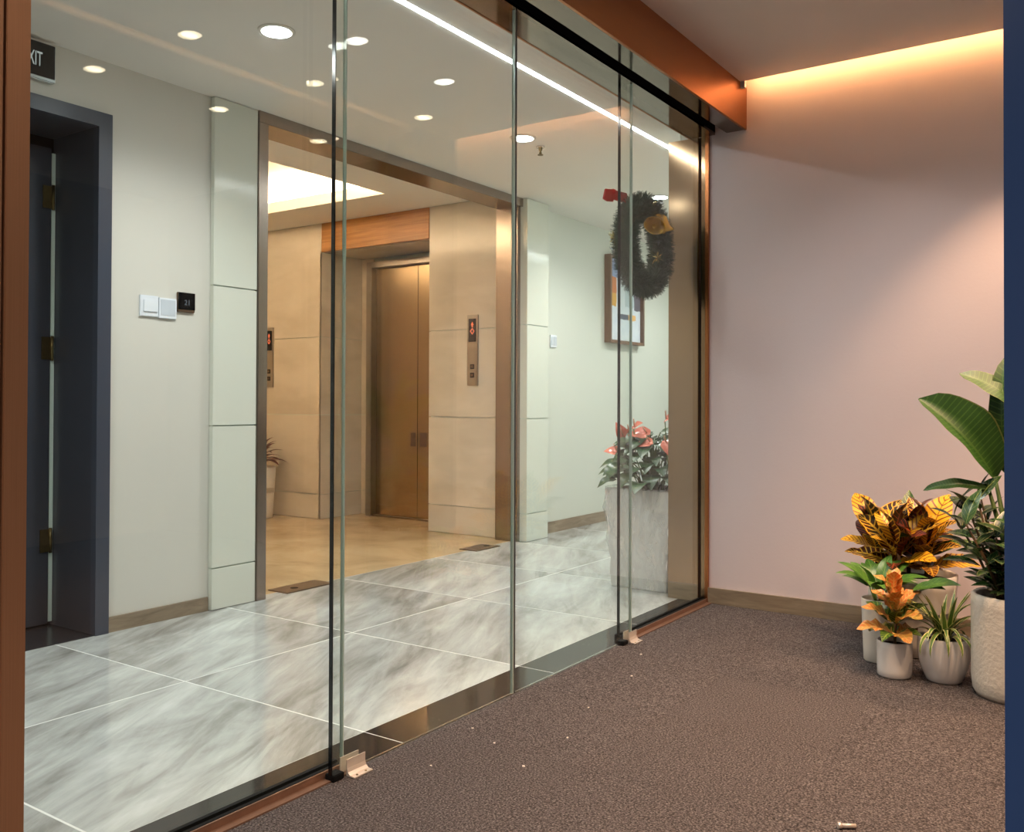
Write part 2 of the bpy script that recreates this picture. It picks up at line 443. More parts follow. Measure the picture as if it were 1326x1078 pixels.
tag(obj('floor_lift_lobby', B(-7.7, XR - 0.01, 3.0, 6.1, -0.06, 0.0), 'beige_floor'),
    'polished beige stone floor of the lift lobby', 'floor', kind='structure')

# ------------------------------------------------------------------ corridor walls and ceiling
g = G().box(XF - 0.12, XF, -1.3, 1.14, 0, ZL).box(XF - 0.12, XF, 1.14, 2.23, 2.2, ZL).box(XF - 0.12, XF, 2.23, 3.045, 0, ZL)
tag(obj('wall_corridor', g, 'lobby_wall'), 'cream painted corridor wall with the slate door and switches', 'wall', kind='structure')
tag(obj('wall_corridor_far', B(XR - 0.12, XR, 5.47, 9.6, 0, ZL), 'recess_wall'),
    'off-white corridor wall carrying the framed abstract picture', 'wall', kind='structure')
tag(obj('wall_corridor_end', B(XR, -1.6, 9.5, 9.6, 0, ZL), 'recess_wall'), 'off-white wall closing the corridor beyond the planter', 'wall', kind='structure')
tag(obj('wall_corridor_start', B(XF, -1.6, -1.4, -1.3, 0, ZL), 'recess_wall'), 'off-white wall closing the near end of the corridor', 'wall', kind='structure')
tag(obj('baseboard_corridor', B(XF, XF + 0.012, 2.262, 2.775, 0, 0.066), 'skirting', bevel=0.001), 'taupe stone baseboard between slate door and white pilaster', 'baseboard', kind='structure')
tag(obj('baseboard_corridor_far', B(XR, XR + 0.012, 5.71, 9.5, 0, 0.085), 'skirting', bevel=0.001), 'taupe stone baseboard under the framed picture', 'baseboard', kind='structure')
# ceiling with a slot for the line light at x = -2.205
g = G().box(XR - 0.1, -2.217, -1.3, 9.6, ZL, ZL + 0.06).box(-2.193, -1.86, -1.3, 9.6, ZL, ZL + 0.06).box(-2.23, -2.18, -1.3, 9.6, ZL + 0.06, ZL + 0.08)
tag(obj('ceiling_corridor', g, 'ceil_white'), 'plain white corridor ceiling with a line light slot', 'ceiling', kind='structure')
tag(obj('line_light', B(-2.216, -2.194, -1.2, 9.4, ZL - 0.002, ZL + 0.02), 'emit_led'), 'thin white line light set into the corridor ceiling', 'light')

def pilaster(name, label, x, y0, y1, depth):
    t_ = tag(obj(name, B(x - depth, x - 0.012, y0 + 0.006, y1 - 0.004, 0, ZL), 'edge_light'), label, 'pilaster', kind='structure')
    zs = [0.0, 0.2, 0.88, 1.553, ZL]
    for a, b in zip(zs, zs[1:]):
        obj('panel', B(x - depth, x, y0, y1, a + 0.0025, b - 0.0025), 'panel_white', t_, bevel=0.0015)
pilaster('trim_1', 'white panelled pilaster between the switches and the lift portal', -3.63, 2.78, 3.04, 0.028)
pilaster('trim_2', 'white panelled pilaster between the lift portal and the framed picture', -3.585, 5.425, 5.71, 0.10)

# lift portal frame
pf = thing('trim_3', 'brushed metal portal frame around the lift lobby opening', 'frame', (XF, 3.07, 0), kind='structure')
obj('jamb', B(-3.83, -3.622, 3.042, 3.102, 0, 2.40), 'portal', pf, bevel=0.002)
obj('jamb', B(-3.835, -3.645, 5.39, 5.46, 0, 2.40), 'portal', pf, bevel=0.002)
obj('head', B(-3.83, -3.622, 3.042, 5.46, 2.40, ZL), 'portal', pf, bevel=0.002)
tag(obj('wall_portal', B(-3.80, -3.68, 3.0, 5.46, ZL, 2.75), 'ceil_white'), 'wall strip above the lift portal', 'wall', kind='structure')

# ------------------------------------------------------------------ lift lobby
lw = tag(obj('wall_lift', G().box(-7.7, -5.715, YLIFT + 0.012, YLIFT + 0.6, 0, 2.75).box(-4.505, -3.72, YLIFT + 0.012, YLIFT + 0.6, 0, 2.75)
             .box(-5.715, -4.505, YLIFT + 0.03, 6.1, 2.275, 2.75).box(-5.715, -4.505, 5.965, 6.1, 0, 2.275), 'edge_light'),
         'cream stone panelled wall of the lift lobby around the lift niche', 'wall', kind='structure')
zs = [0.0, 0.21, 0.883, 1.545, ZA]
for x0, x1 in ((-7.7, -6.7), (-6.7, -5.70), (-4.52, -3.835)):
    for a, b in zip(zs, zs[1:]):
        obj('panel', B(x0 + 0.002, x1 - 0.002, YLIFT, YLIFT + 0.014, a + 0.002, b - 0.002), 'stone', lw, bevel=0.001)
zn = [0.0, 0.21, 0.883, 1.545, 2.262]
for a, b in zip(zn, zn[1:]):
    obj('panel', B(-5.716, -5.70, YLIFT, 5.96, a + 0.002, b - 0.002), 'stone', lw, bevel=0.001)
    obj('panel', B(-4.52, -4.504, YLIFT + 0.015, 5.96, a + 0.002, b - 0.002), 'stone', lw, bevel=0.001)
    obj('panel', B(-5.699, -5.562, 5.95, 5.966, a + 0.002, b - 0.002), 'stone', lw, bevel=0.001)
obj('niche_soffit', B(-5.70, -4.52, YLIFT + 0.03, 5.95, 2.262, 2.275), 'stone', lw)
obj('wood_fascia', B(-5.70, -4.52, YLIFT - 0.004, YLIFT + 0.028, 2.265, ZA - 0.002), 'wood', lw, bevel=0.002)
tag(obj('wall_lift_side', B(-7.7, -3.72, 2.95, 3.05, 0, 2.75), 'stone'), 'cream stone wall of the lift lobby behind the left jamb', 'wall', kind='structure')
tag(obj('wall_lift_end', B(-7.8, -7.7, 2.95, 6.1, 0, 2.75), 'stone'), 'cream stone wall at the far end of the lift lobby', 'wall', kind='structure')
HX0, HX1, HY0, HY1 = -7.35, -4.50, 3.40, 4.93
g = G().box(-7.7, HX0, 3.05, YLIFT, ZA, ZA + 0.085).box(HX1, -3.68, 3.05, YLIFT, ZA, ZA + 0.085)
g.box(HX0, HX1, 3.05, HY0, ZA, ZA + 0.085).box(HX0, HX1, HY1, YLIFT, ZA, ZA + 0.085).box(-7.7, -3.68, 3.05, YLIFT, 2.75, 2.80)
g.box(HX0 - 0.2, HX0 - 0.17, HY0, HY1, ZA + 0.085, 2.75).box(HX1 + 0.17, HX1 + 0.2, HY0 - 0.2, HY1 + 0.2, ZA + 0.085, 2.75)
g.box(HX0, HX1 + 0.2, HY1 + 0.17, HY1 + 0.2, ZA + 0.085, 2.75).box(HX0, HX1 + 0.2, HY0 - 0.2, HY0 - 0.17, ZA + 0.085, 2.75)
tag(obj('ceiling_lift_lobby', g, 'ceil_white'), 'lift lobby ceiling with a recessed glowing tray', 'ceiling', kind='structure')
tl = thing('tray_light', 'warm strip light hidden in the lift lobby ceiling tray', 'light', (-5.9, 4.16, ZA + 0.085))
obj('led_strip', B(HX0 + 0.1, HX1 + 0.06, HY1 + 0.06, HY1 + 0.09, ZA + 0.087, ZA + 0.105), 'emit_lift', tl)
obj('led_strip', B(HX0 + 0.1, HX1 + 0.06, HY0 - 0.09, HY0 - 0.06, ZA + 0.087, ZA + 0.105), 'emit_lift', tl)
obj('led_strip', B(HX1 + 0.06, HX1 + 0.09, HY0, HY1, ZA + 0.087, ZA + 0.105), 'emit_lift', tl)

# lift door
ld = thing('door_3', 'brushed steel two-leaf lift door in the cream stone niche', 'lift door', (-5.04, 5.95, 0), kind='structure')
obj('leaf', B(-5.50, -5.027, 5.925, 5.945, 0.01, 2.165), 'lift_steel', ld, bevel=0.001)
obj('leaf', B(-5.023, -4.55, 5.925, 5.945, 0.01, 2.165), 'lift_steel', ld, bevel=0.001)
obj('frame', B(-5.562, -5.50, 5.86, 5.95, 0, 2.215), 'steel', ld, bevel=0.002)
obj('frame', B(-4.55, -4.522, 5.86, 5.95, 0, 2.215), 'steel', ld, bevel=0.002)
obj('frame_head', B(-5.50, -4.55, 5.86, 5.95, 2.165, 2.215), 'steel', ld, bevel=0.002)
obj('sill', B(-5.50, -4.55, 5.88, 5.96, 0.0, 0.012), 'cover', ld)
obj('door_mark', B(-5.10, -5.045, 5.9242, 5.925, 0.62, 0.735), 'cover', ld)  # small brown rectangular marks either side of the leaf seam
obj('door_mark', B(-4.995, -4.925, 5.9242, 5.925, 0.62, 0.735), 'cover', ld)

def call_panel(x, label):
    t_ = thing('lift_call_panel', label, 'call panel', (x, YLIFT, 1.12))
    y = YLIFT
    obj('plate', B(x - 0.05, x + 0.05, y - 0.012, y, 1.12, 1.65), 'steel', t_, bevel=0.002)
    d = obj('display', B(x - 0.034, x + 0.034, y - 0.014, y - 0.011, 1.448, 1.62), 'black_gloss', t_)
    # red arrow above a red floor figure
    obj('arrow', G().prism([(x - 0.014, 1.572), (x + 0.014, 1.572), (x, 1.598)], 'y', y - 0.0155, y - 0.014).box(x - 0.005, x + 0.005, y - 0.0155, y - 0.014, 1.556, 1.572), 'emit_digit', d)
    obj('figure', G().prism([(x, 1.552), (x + 0.02, 1.527), (x, 1.502), (x - 0.02, 1.527), (x - 0.012, 1.527), (x, 1.512), (x + 0.012, 1.527), (x, 1.542), (x - 0.012, 1.527), (x - 0.02, 1.527)], 'y', y - 0.0155, y - 0.014), 'emit_digit', d)
    for z in (1.262, 1.198):
        b_ = obj('button', B(x - 0.018, x + 0.018, y - 0.016, y - 0.011, z - 0.018, z + 0.018), 'black_gloss', t_, bevel=0.001)
        obj('button_cap', B(x - 0.010, x + 0.010, y - 0.018, y - 0.016, z - 0.010, z + 0.010), 'cover', b_)
call_panel(-4.09, 'steel lift call panel on cream stone right beside the bronze portal jamb')
call_panel(-6.34, 'steel lift call panel on cream stone above the maroon-leaved plant')

for cy, hl, hole, lab in ((3.415, 0.165, 3.36, 'bronze floor cover plate at the foot of the pilaster-side portal jamb'), (5.03, 0.135, 5.10, 'bronze floor cover plate in front of the call panel wall')):
    t_ = thing('floor_cover', lab, 'floor cover', (-3.705, cy, 0))
    obj('plate', B(-3.78, -3.63, cy - hl, cy + hl, 0.0005, 0.006), 'cover', t_, bevel=0.001)
    obj('hole', G().lathe([(0.022, 0.0058), (0.022, 0.0064)], (-3.70, hole, 0), 20), 'black', t_)

# ------------------------------------------------------------------ slate door on the left
d4 = thing('door_4', 'dark slate painted door set deep in its frame under the exit sign', 'door', (XF, 1.7, 0), kind='structure')
fr = obj('frame', G().box(XF - 0.02, XF + 0.018, 2.20, 2.262, 0, 2.232).box(XF - 0.02, XF + 0.018, 1.10, 1.16, 0, 2.232).box(XF - 0.02, XF + 0.018, 1.16, 2.20, 2.17, 2.232), 'door_blue', d4)
obj('reveal', B(-4.0, XF - 0.02, 2.20, 2.235, 0, 2.2), 'door_dark', d4)
obj('reveal', B(-4.0, XF - 0.02, 1.12, 1.16, 0, 2.2), 'door_dark', d4)
obj('reveal_head', B(-4.0, XF - 0.02, 1.16, 2.20, 2.17, 2.2), 'door_dark', d4)
obj('leaf', B(-4.02, -3.975, 1.165, 2.178, 0.012, 2.12), 'door_dark', d4, bevel=0.002)
obj('seal', B(-4.005, -3.978, 2.181, 2.198, 0.02, 2.10), 'edge_light', d4)
obj('back_panel', B(-4.06, -4.03, 1.1, 2.24, 0, 2.2), 'black', d4)
for z in (1.85, 1.18, 0.33):
    h = obj('hinge', B(-3.975, -3.968, 2.138, 2.176, z, z + 0.10), 'brass', d4, bevel=0.001)
    obj('hinge_pin', G().lathe([(0.007, z - 0.005), (0.007, z + 0.105)], (-3.966, 2.182, 0), 12), 'brass', h)
obj('threshold', B(-4.03, XF + 0.01, 1.16, 2.20, 0.0005, 0.004), 'dark_floor', d4)

ex = thing('exit_sign', 'black exit sign with white letters above the slate door', 'sign', (XF, 1.85, 2.29))
obj('housing', B(XF + 0.001, XF + 0.035, 1.70, 2.0, 2.288, 2.44), 'silver', ex, bevel=0.003)
obj('face', B(XF + 0.034, XF + 0.037, 1.705, 1.995, 2.302, 2.437), 'black_gloss', ex)
text_mesh('lettering', 'EXIT', 0.083, 'emit_text', ex, (XF + 0.0385, 1.905, 2.366), (0, 1, 0), (0, 0, 1), 0.0008, 0.45)

def plate_switch(y0, y1, z0, z1, x, label, rocker):
    t_ = thing('wall_switch', label, 'switch', (x, (y0 + y1) / 2, z0))
    obj('plate', B(x, x + 0.012, y0, y1, z0, z1), 'white_plastic', t_, bevel=0.002)
    if rocker: obj('rocker', B(x + 0.011, x + 0.018, y0 + 0.014, y1 - 0.008, z0 + 0.02, z1 - 0.02), 'white_plastic', t_, bevel=0.002)
    else: obj('rocker', B(x + 0.011, x + 0.0135, y0 + 0.008, y1 - 0.008, z0 + 0.014, z1 - 0.008), 'white_plastic_b', t_, bevel=0.001)
plate_switch(2.405, 2.497, 1.378, 1.472, XF, 'white light switch with raised rocker beside the slate door', True)
plate_switch(2.500, 2.592, 1.374, 1.468, XF, 'white blank-faced wall plate between rocker switch and black thermostat', False)
th = thing('thermostat', 'small square black thermostat showing 21 beside the white switches', 'thermostat', (XF, 2.642, 1.41))
obj('body', B(XF, XF + 0.014, 2.597, 2.688, 1.412, 1.503), 'cover', th, bevel=0.002)
obj('screen', B(XF + 0.013, XF + 0.016, 2.598, 2.687, 1.424, 1.502), 'black_gloss', th)
text_mesh('digits', '21', 0.034, 'emit_thermo', th, (XF + 0.017, 2.645, 1.455), (0, 1, 0), (0, 0, 1), 0.0004)
ws = thing('wall_switch', 'small white double switch beside the right panelled pilaster', 'switch', (XR, 5.955, 1.41))
obj('plate', B(XR, XR + 0.012, 5.91, 6.0, 1.42, 1.515), 'white_plastic', ws, bevel=0.002)
obj('rocker', B(XR + 0.011, XR + 0.016, 5.918, 5.953, 1.435, 1.50), 'white_plastic_b', ws, bevel=0.001)
obj('rocker', B(XR + 0.011, XR + 0.016, 5.957, 5.992, 1.435, 1.50), 'white_plastic_b', ws, bevel=0.001)

# framed picture
PY0, PY1, PZ0, PZ1 = 6.78, 7.42, 1.505, 2.25
pic = thing('framed_picture', 'brown framed abstract painting of orange, blue and white blocks', 'picture', (XR, (PY0 + PY1) / 2, PZ0))
fg = G().box(XR, XR + 0.06, PY0, PY0 + 0.025, PZ0, PZ1).box(XR, XR + 0.06, PY1 - 0.025, PY1, PZ0, PZ1).box(XR, XR + 0.06, PY0 + 0.025, PY1 - 0.025, PZ0, PZ0 + 0.025).box(XR, XR + 0.06, PY0 + 0.025, PY1 - 0.025, PZ1 - 0.025, PZ1)
obj('frame', fg, 'frame_brown', pic)
def canvas_mat():
    t = NT('abstract_canvas'); tc = t.n('TexCoord'); sp = t.n('SeparateXYZ'); t.l(tc.outputs['Object'], sp.inputs[0])
    y, z = sp.outputs[1], sp.outputs[2]      # origin: canvas bottom centre
    nz = t.noise(tc.outputs['Object'], 14, 5)
    zz = t.math('MULTIPLY_ADD', t.math('SUBTRACT', nz, 0.5), 0.03, z)
    yy = t.math('MULTIPLY_ADD', t.math('SUBTRACT', nz, 0.5), 0.03, y)
    c = t.mix(nz, S(190, 205, 225), S(232, 236, 236))
    def rect(c, y0, y1, z0, z1, col):
        m = t.math('MULTIPLY', t.math('MULTIPLY', t.math('GREATER_THAN', yy, y0), t.math('LESS_THAN', yy, y1)), t.math('MULTIPLY', t.math('GREATER_THAN', zz, z0), t.math('LESS_THAN', zz, z1)))
        return t.mix(m, c, col)
    c = rect(c, -0.4, -0.16, 0.40, 0.54, S(214, 130, 66))
    c = rect(c, -0.4, -0.16, 0.29, 0.40, S(222, 168, 72))
    c = rect(c, -0.4, -0.10, 0.54, 0.8, S(140, 160, 200))
    c = rect(c, 0.17, 0.4, 0.28, 0.8, S(92, 88, 102))
    c = rect(c, -0.12, 0.06, 0.185, 0.235, S(70, 84, 104))
    c = rect(c, 0.06, 0.20, 0.185, 0.235, S(226, 176, 104))
    c = rect(c, 0.0, 0.17, 0.30, 0.8, S(178, 196, 204))
    t.bsdf(c, 0.5); return t.m
M['canvas'] = canvas_mat()
obj('canvas', B(XR + 0.004, XR + 0.03, PY0 + 0.026, PY1 - 0.026, PZ0 + 0.026, PZ1 - 0.026), 'canvas', pic)

# sprinkler
sp_ = thing('ceiling_sprinkler', 'small brass fire sprinkler hanging from the corridor ceiling', 'sprinkler', (-2.805, 4.377, ZL))
obj('rose', G().lathe([(0.026, ZL - 0.006), (0.024, ZL)], (-2.805, 4.377, 0), 20), 'chrome', sp_)
obj('body', G().lathe([(0.006, ZL - 0.045), (0.008, ZL - 0.035), (0.005, ZL - 0.03), (0.011, ZL - 0.018), (0.011, ZL - 0.006)], (-2.805, 4.377, 0), 14), 'brass', sp_)
obj('deflector', G().lathe([(0.016, ZL - 0.05), (0.016, ZL - 0.046)], (-2.805, 4.377, 0), 16), 'brass', sp_)

# ------------------------------------------------------------------ vestibule shell
tag(obj('wall_end', B(-1.766, 0.0, YE, YE + 0.14, 0, 2.85), 'end_wall'), 'pale rose papered end wall washed by warm light', 'wall', kind='structure')
be = tag(obj('baseboard_end', B(-1.766, -0.08, YE - 0.014, YE, 0, 0.078), 'skirting', bevel=0.001), 'taupe stone baseboard under the rose end wall', 'baseboard', kind='structure')
XB = -0.082
tag(obj('wall_right', G().box(XB, 2.6, 0.775, 1.15, 0, 2.85), 'blue'),
    'blue lacquered wall end at the opening beside the vestibule', 'wall', kind='structure')
tag(obj('wall_right_far', G().box(XB - 0.04, 0.12, 3.98, YE + 0.14, 0, 2.85), 'blue'),
    'short blue wall stub between rose wall and side opening', 'wall', kind='structure')
tag(obj('wall_side_room', G().box(0.12, 2.7, YE, YE + 0.14, 0, 2.85).box(2.6, 2.7, 1.0, YE, 0, 2.85), 'grey_wall'),
    'plain grey walls of the side room through the opening', 'wall', kind='structure')
tag(obj('wall_back', G().box(-1.9, 2.7, -2.7, -2.6, 0, 2.85).box(2.6, 2.7, -2.6, 1.0, 0, 2.85).box(-1.9, -1.762, -2.6, 0.5, 0, 2.85), 'grey_wall'),
    'plain walls of the room facing the glass partition', 'wall', kind='structure')
CE = YE - 0.085     # ceiling edge before the end wall
g = G().box(-1.58, XB - 0.06, -2.6, CE, ZR, ZR + 0.06).box(XB - 0.06, 2.6, -2.6, 0.775, ZR, ZR + 0.06).box(XB, 2.6, 1.15, YE, ZR, ZR + 0.06).box(-1.9, 2.7, -2.7, YE + 0.14, 2.85, 2.9)
tag(obj('ceiling_vestibule', g, 'ceil_room'), 'plain plaster ceiling with a light cove along the rose wall', 'ceiling', kind='structure')
tag(obj('cove_strip_light', B(-1.54, XB - 0.05, CE + 0.001, CE + 0.008, ZR + 0.03, ZR + 0.045), 'emit_cove'), 'orange strip light in the ceiling cove washing the rose wall', 'light')
tag(obj('cove_strip_light', B(XB - 0.059, XB - 0.053, 1.2, 3.92, ZR + 0.03, ZR + 0.045), 'emit_cove_side'), 'orange strip light in the ceiling slot along the side opening', 'light')
tag(obj('trim_4', B(-1.58, -1.55, CE - 0.004, CE + 0.02, ZR - 0.03, ZR + 0.01), 'white_plastic'), 'small white cove end stop where copper beam meets rose wall', 'trim', kind='structure')

# copper beam over the glass
bm_ = thing('trim_5', 'copper clad beam running above the glass partition', 'beam', (-1.72, 2.4, 2.34), kind='structure')
obj('core', G().box(-1.865, -1.585, -1.3, YE, 2.43, ZR + 0.05).box(-1.865, -1.745, -1.3, YE, 2.352, 2.43).box(-1.665, -1.585, -1.3, YE, 2.352, 2.43), 'grey_wall', bm_)
obj('front_sheet', B(-1.585, -1.572, -1.3, YE, 2.338, ZR + 0.005), 'beam', bm_, bevel=0.001)
obj('soffit_sheet', B(-1.675, -1.585, 0.4, YE, 2.34, 2.352), 'soffit', bm_)
obj('soffit_sheet', B(-1.868, -1.735, 0.4, YE, 2.34, 2.352), 'soffit', bm_)
obj('track_slot', G().box(-1.745, -1.665, 0.4, YE, 2.42, 2.43).box(-1.745, -1.735, 0.4, YE, 2.352, 2.42).box(-1.675, -1.665, 0.4, YE, 2.352, 2.42), 'black', bm_)
obj('corridor_sheet', B(-1.872, -1.865, -1.3, YE, 2.338, ZL + 0.02), 'beam', bm_)

# bronze end jamb and near post
ej = thing('trim_6', 'brushed bronze jamb closing the glass partition at the rose wall', 'jamb', (-1.87, YE, 0), kind='structure')
obj('face_sheet', B(-1.985, -1.822, YE - 0.004, YE + 0.14, 0, 2.34), 'bronze', ej, bevel=0.001)
obj('glass_groove', B(-1.822, -1.806, YE + 0.004, YE + 0.1, 0, 2.34), 'black', ej)
obj('face_sheet', B(-1.806, -1.783, YE - 0.004, YE + 0.1, 0, 2.34), 'bronze', ej, bevel=0.001)
obj('edge_trim', B(-1.783, -1.764, YE - 0.012, YE + 0.1, 0, 2.34), 'copper', ej, bevel=0.001)
obj('kick_plate', B(-1.984, -1.823, YE - 0.007, YE - 0.003, 0, 0.085), 'skirting', ej)
tag(obj('wall_corridor_side', B(-1.985, -1.766, YE + 0.14, 9.6, 0, ZL), 'recess_wall'), 'off-white corridor wall behind the bronze jamb', 'wall', kind='structure')
tag(obj('wall_corridor_near', B(-1.985, -1.9, -1.4, 0.5, 0, ZL), 'recess_wall'), 'off-white corridor wall behind the copper post', 'wall', kind='structure')
np_ = thing('trim_7', 'brushed copper post at the near end of the glass partition', 'post', (-1.77, 0.7, 0), kind='structure')
obj('post', B(-1.87, -1.684, 0.42, 0.833, 0, 2.34), 'copper_post', np_, bevel=0.002)
obj('flange', B(-1.87, -1.68, 0.836, 0.880, 0, 2.34), 'copper_post', np_, bevel=0.0015)

# ------------------------------------------------------------------ glass partition
XFIX, XDOOR, GT = -1.80, -1.75, 0.012
def pane(name, label, cat, x, y0, y1, e0, e1, z0=0.012, z1=2.345):
    t_ = thing(name, label, cat, (x, (y0 + y1) / 2, 0), kind='structure')
    obj('pane', B(x - GT / 2, x + GT / 2, y0 + 0.003, y1 - 0.003, z0, z1), 'glass', t_)
    if e0: obj('edge', B(x - GT / 2, x + GT / 2, y0, y0 + 0.003, z0, z1), e0, t_)
    if e1: obj('edge', B(x - GT / 2, x + GT / 2, y1 - 0.003, y1, z0, z1), e1, t_)
    return t_
p1 = pane('window_1', 'fixed clear glass pane between copper post and sliding doors', 'glass pane', XFIX, 0.88, 1.81, None, 'edge_light')
p2 = pane('window_2', 'fixed clear glass pane behind which the wreath hangs', 'glass pane', XFIX, 3.425, YE + 0.004, 'edge_dark', None)
d1 = pane('door_1', 'frameless glass sliding door leaf nearer the copper post', 'glass door', XDOOR, 1.716, 2.562, 'edge_dark', 'edge_light')
d2 = pane('door_2', 'frameless glass sliding door leaf nearer the wreath', 'glass door', XDOOR + 0.002, 2.566, 3.435, 'edge_mid', 'edge_light')
for nm, yy0, yy1, p_ in (('window_1', 0.88, 1.80, p1), ('window_2', 3.43, YE - 0.01, p2)):
    obj('floor_channel', G().box(XFIX - 0.02, XFIX - 0.008, yy0, yy1, 0, 0.02).box(XFIX + 0.008, XFIX + 0.02, yy0, yy1, 0, 0.02), 'black', p_)
    obj('copper_angle', G().box(XFIX + 0.026, XFIX + 0.03, yy0, yy1, 0, 0.022).box(XFIX + 0.026, XFIX + 0.055, yy0, yy1, 0.0, 0.004), 'angle', p_)
tag(obj('door_track', B(-1.768, -1.762, 1.82, 3.42, 0, 0.004), 'steel'), 'thin steel guide rail along the carpet edge under the doors', 'track')
for y, lab in ((1.80, 'small steel floor guide at the door end nearer the copper post'), (3.435, 'small steel floor guide at the door end nearer the wreath')):
    t_ = thing('door_floor_guide', lab, 'floor guide', (-1.735, y, 0))
    # channel that straddles the glass, with a curved flange screwed to the carpet
    prof = [(-1.739, 0.045), (-1.7365, 0.045), (-1.7365, 0.022), (-1.733, 0.012), (-1.725, 0.0055), (-1.708, 0.0045), (-1.708, 0.0015), (-1.739, 0.0015)]
    obj('flange', G().prism(prof, 'y', y - 0.035, y + 0.035), 'chrome', t_)
    obj('back_lip', B(-1.764, -1.7615, y - 0.035, y + 0.035, 0.0015, 0.045), 'chrome', t_)
    for dy in (-0.018, 0.016):
        obj('screw', G().lathe([(0.0035, 0.0045), (0.0030, 0.0065)], (-1.716, y + dy, 0), 10), 'brass', t_)
    obj('end_stop', B(-1.768, -1.735, y - 0.085, y - 0.045, 0.001, 0.018), 'black', t_, bevel=0.002)

# ------------------------------------------------------------------ ceiling lamps
def downlight(x, y, z, r, emit, label, group, power, color, angle=95, blend=0.6, rad=0.04):
    t_ = thing('downlight', label, 'downlight', (x, y, z), group)
    obj('ring', G().lathe([(r * 0.86, z - 0.004), (r * 0.9, z - 0.007), (r * 1.12, z - 0.004), (r * 1.14, z - 0.0005)], (x, y, 0), 32), 'ring', t_)
    obj('diffuser', G().lathe([(r * 0.9, z - 0.0075), (r * 0.88, z - 0.003)], (x, y, 0), 32), emit, t_)
    if power: lamp('lamp', 'SPOT', t_, (x, y, z - 0.02), power, color, spot_size=math.radians(angle), spot_blend=blend, shadow_soft_size=rad)
for y, lab in ((0.675, 'round white corridor downlight in line with the copper post'), (2.425, 'large round white corridor downlight in front of the slate door wall'),
               (4.174, 'round white corridor downlight next to the ceiling sprinkler'), (5.92, 'round white corridor downlight just beyond the wreath'),
               (7.67, 'round white corridor downlight beyond the framed picture')):
    downlight(-2.79, y, ZL, 0.064, 'emit_white', lab, 'corridor downlights', P_LOBBY_SPOT, (1.0, 1.0, 0.97), 150, 0.8, 0.06)
for i, y in enumerate((3.80, 3.09, 2.39, 1.68)):
    o_ = ('first', 'second', 'third', 'fourth')[i]
    downlight(-0.31, y, ZR, 0.046, 'emit_warm', o_ + ' warm vestibule downlight counted from the rose wall', 'warm vestibule downlights', P_ROOM_SPOT, WARM, 84, 0.55, 0.025)
    if i < 3: downlight(0.40, y, ZR, 0.046, 'emit_warm', o_ + ' warm side room downlight counted from its grey wall', 'warm side room downlights', P_ROOM_SPOT, WARM, 100, 0.55, 0.025)
for y, lab in ((2.83, 'neutral vestibule downlight farther from the rose wall'), (3.43, 'neutral vestibule downlight closer to the rose wall')):
    downlight(-0.75, y, ZR, 0.044, 'emit_neutral', lab, 'neutral vestibule downlights', 16.0, (1, 0.92, 0.84), 128, 0.8, 0.03)
for x, y, lab in ((0.9, -0.6, 'added warm downlight brightening the blue wall end'), (-0.6, -1.2, 'added warm downlight over the carpet behind the copper post, brightening the room'), (-0.8, 0.75, 'round warm downlight on the ceiling right beside the copper post')):  # the two behind the camera are added to brighten the blue wall end
    downlight(x, y, ZR, 0.05, 'emit_warm', lab, 'room downlights', P_BACK if y < 0 else 18.0, (1, 0.86, 0.74), 140, 0.8, 0.05)

# ------------------------------------------------------------------ leaves
def leaf_mesh(name, mat, prof, wid, fold=0.25, arch=0.12, ripple=0.0, n=9, cols=4, rf=6):
    """unit-length leaf along +X, upper side +Z; UV.x across, UV.y along"""
    vs_, fs, uvs = [], [], []
    for i in range(n + 1):
        t = i / n; wv = prof(t) * wid * 0.5
        zc = arch * 4 * t * (1 - t) - 0.0
        for j in range(cols + 1):
            u = j / cols * 2 - 1
            vs_.append((t, u * wv, zc + fold * abs(u) * wv + ripple * math.sin(t * rf * PI + (u > 0)) * abs(u) * wv))
            uvs.append((u * 0.5 + 0.5, t))
    for i in range(n):
        for j in range(cols):
            a = i * (cols + 1) + j
            fs.append((a, a + 1, a + cols + 2, a + cols + 1))
    me = bpy.data.meshes.new(name); me.from_pydata(vs_, [], fs)
    uvl = me.uv_layers.new(name='UVMap')
    for p in me.polygons:
        p.use_smooth = True
        for li in p.loop_indices: uvl.data[li].uv = uvs[me.loops[li].vertex_index]
    me.materials.append(M[mat]); return me
ovate = lambda t: max(0.04, math.sin(PI * t ** 0.8) ** 0.8) if 0 < t < 1 else 0.04
oblong = lambda t: max(0.03, (math.sin(PI * min(1, t * 0.98 + 0.01))) ** 0.5) if 0 < t < 1 else 0.05
strap = lambda t: max(0.03, min(1, (t + 0.15) * 3.0) * (1 - t ** 3)) 
heart = lambda t: (0.55 + 1.6 * t if t < 0.26 else 0.97 * max(0.02, (1 - ((t - 0.26) / 0.74) ** 1.6)))
def place(parent, name, me, base, tip, nrm=(0, 0, 1), ws=1.0):
    b = Vector(base); d = Vector(tip) - b; L = d.length; x = d / L
    nrm = Vector(nrm); z = nrm - x * nrm.dot(x)
    if z.length < 1e-3: z = Vector((0.3, -1, 0.2)) - x * Vector((0.3, -1, 0.2)).dot(x)
    z.normalize(); y = z.cross(x)
    o = bpy.data.objects.new(name, me); COL.objects.link(o); o.parent = parent
    p = b - wloc(parent)
    m = Matrix(((x.x * L, y.x * L * ws, z.x * L, p.x), (x.y * L, y.y * L * ws, z.y * L, p.y), (x.z * L, y.z * L * ws, z.z * L, p.z), (0, 0, 0, 1)))
    o.matrix_basis = m; return o
rnd = random.uniform
def pol(az, el): return Vector((math.cos(az) * math.cos(el), math.sin(az) * math.cos(el), math.sin(el)))
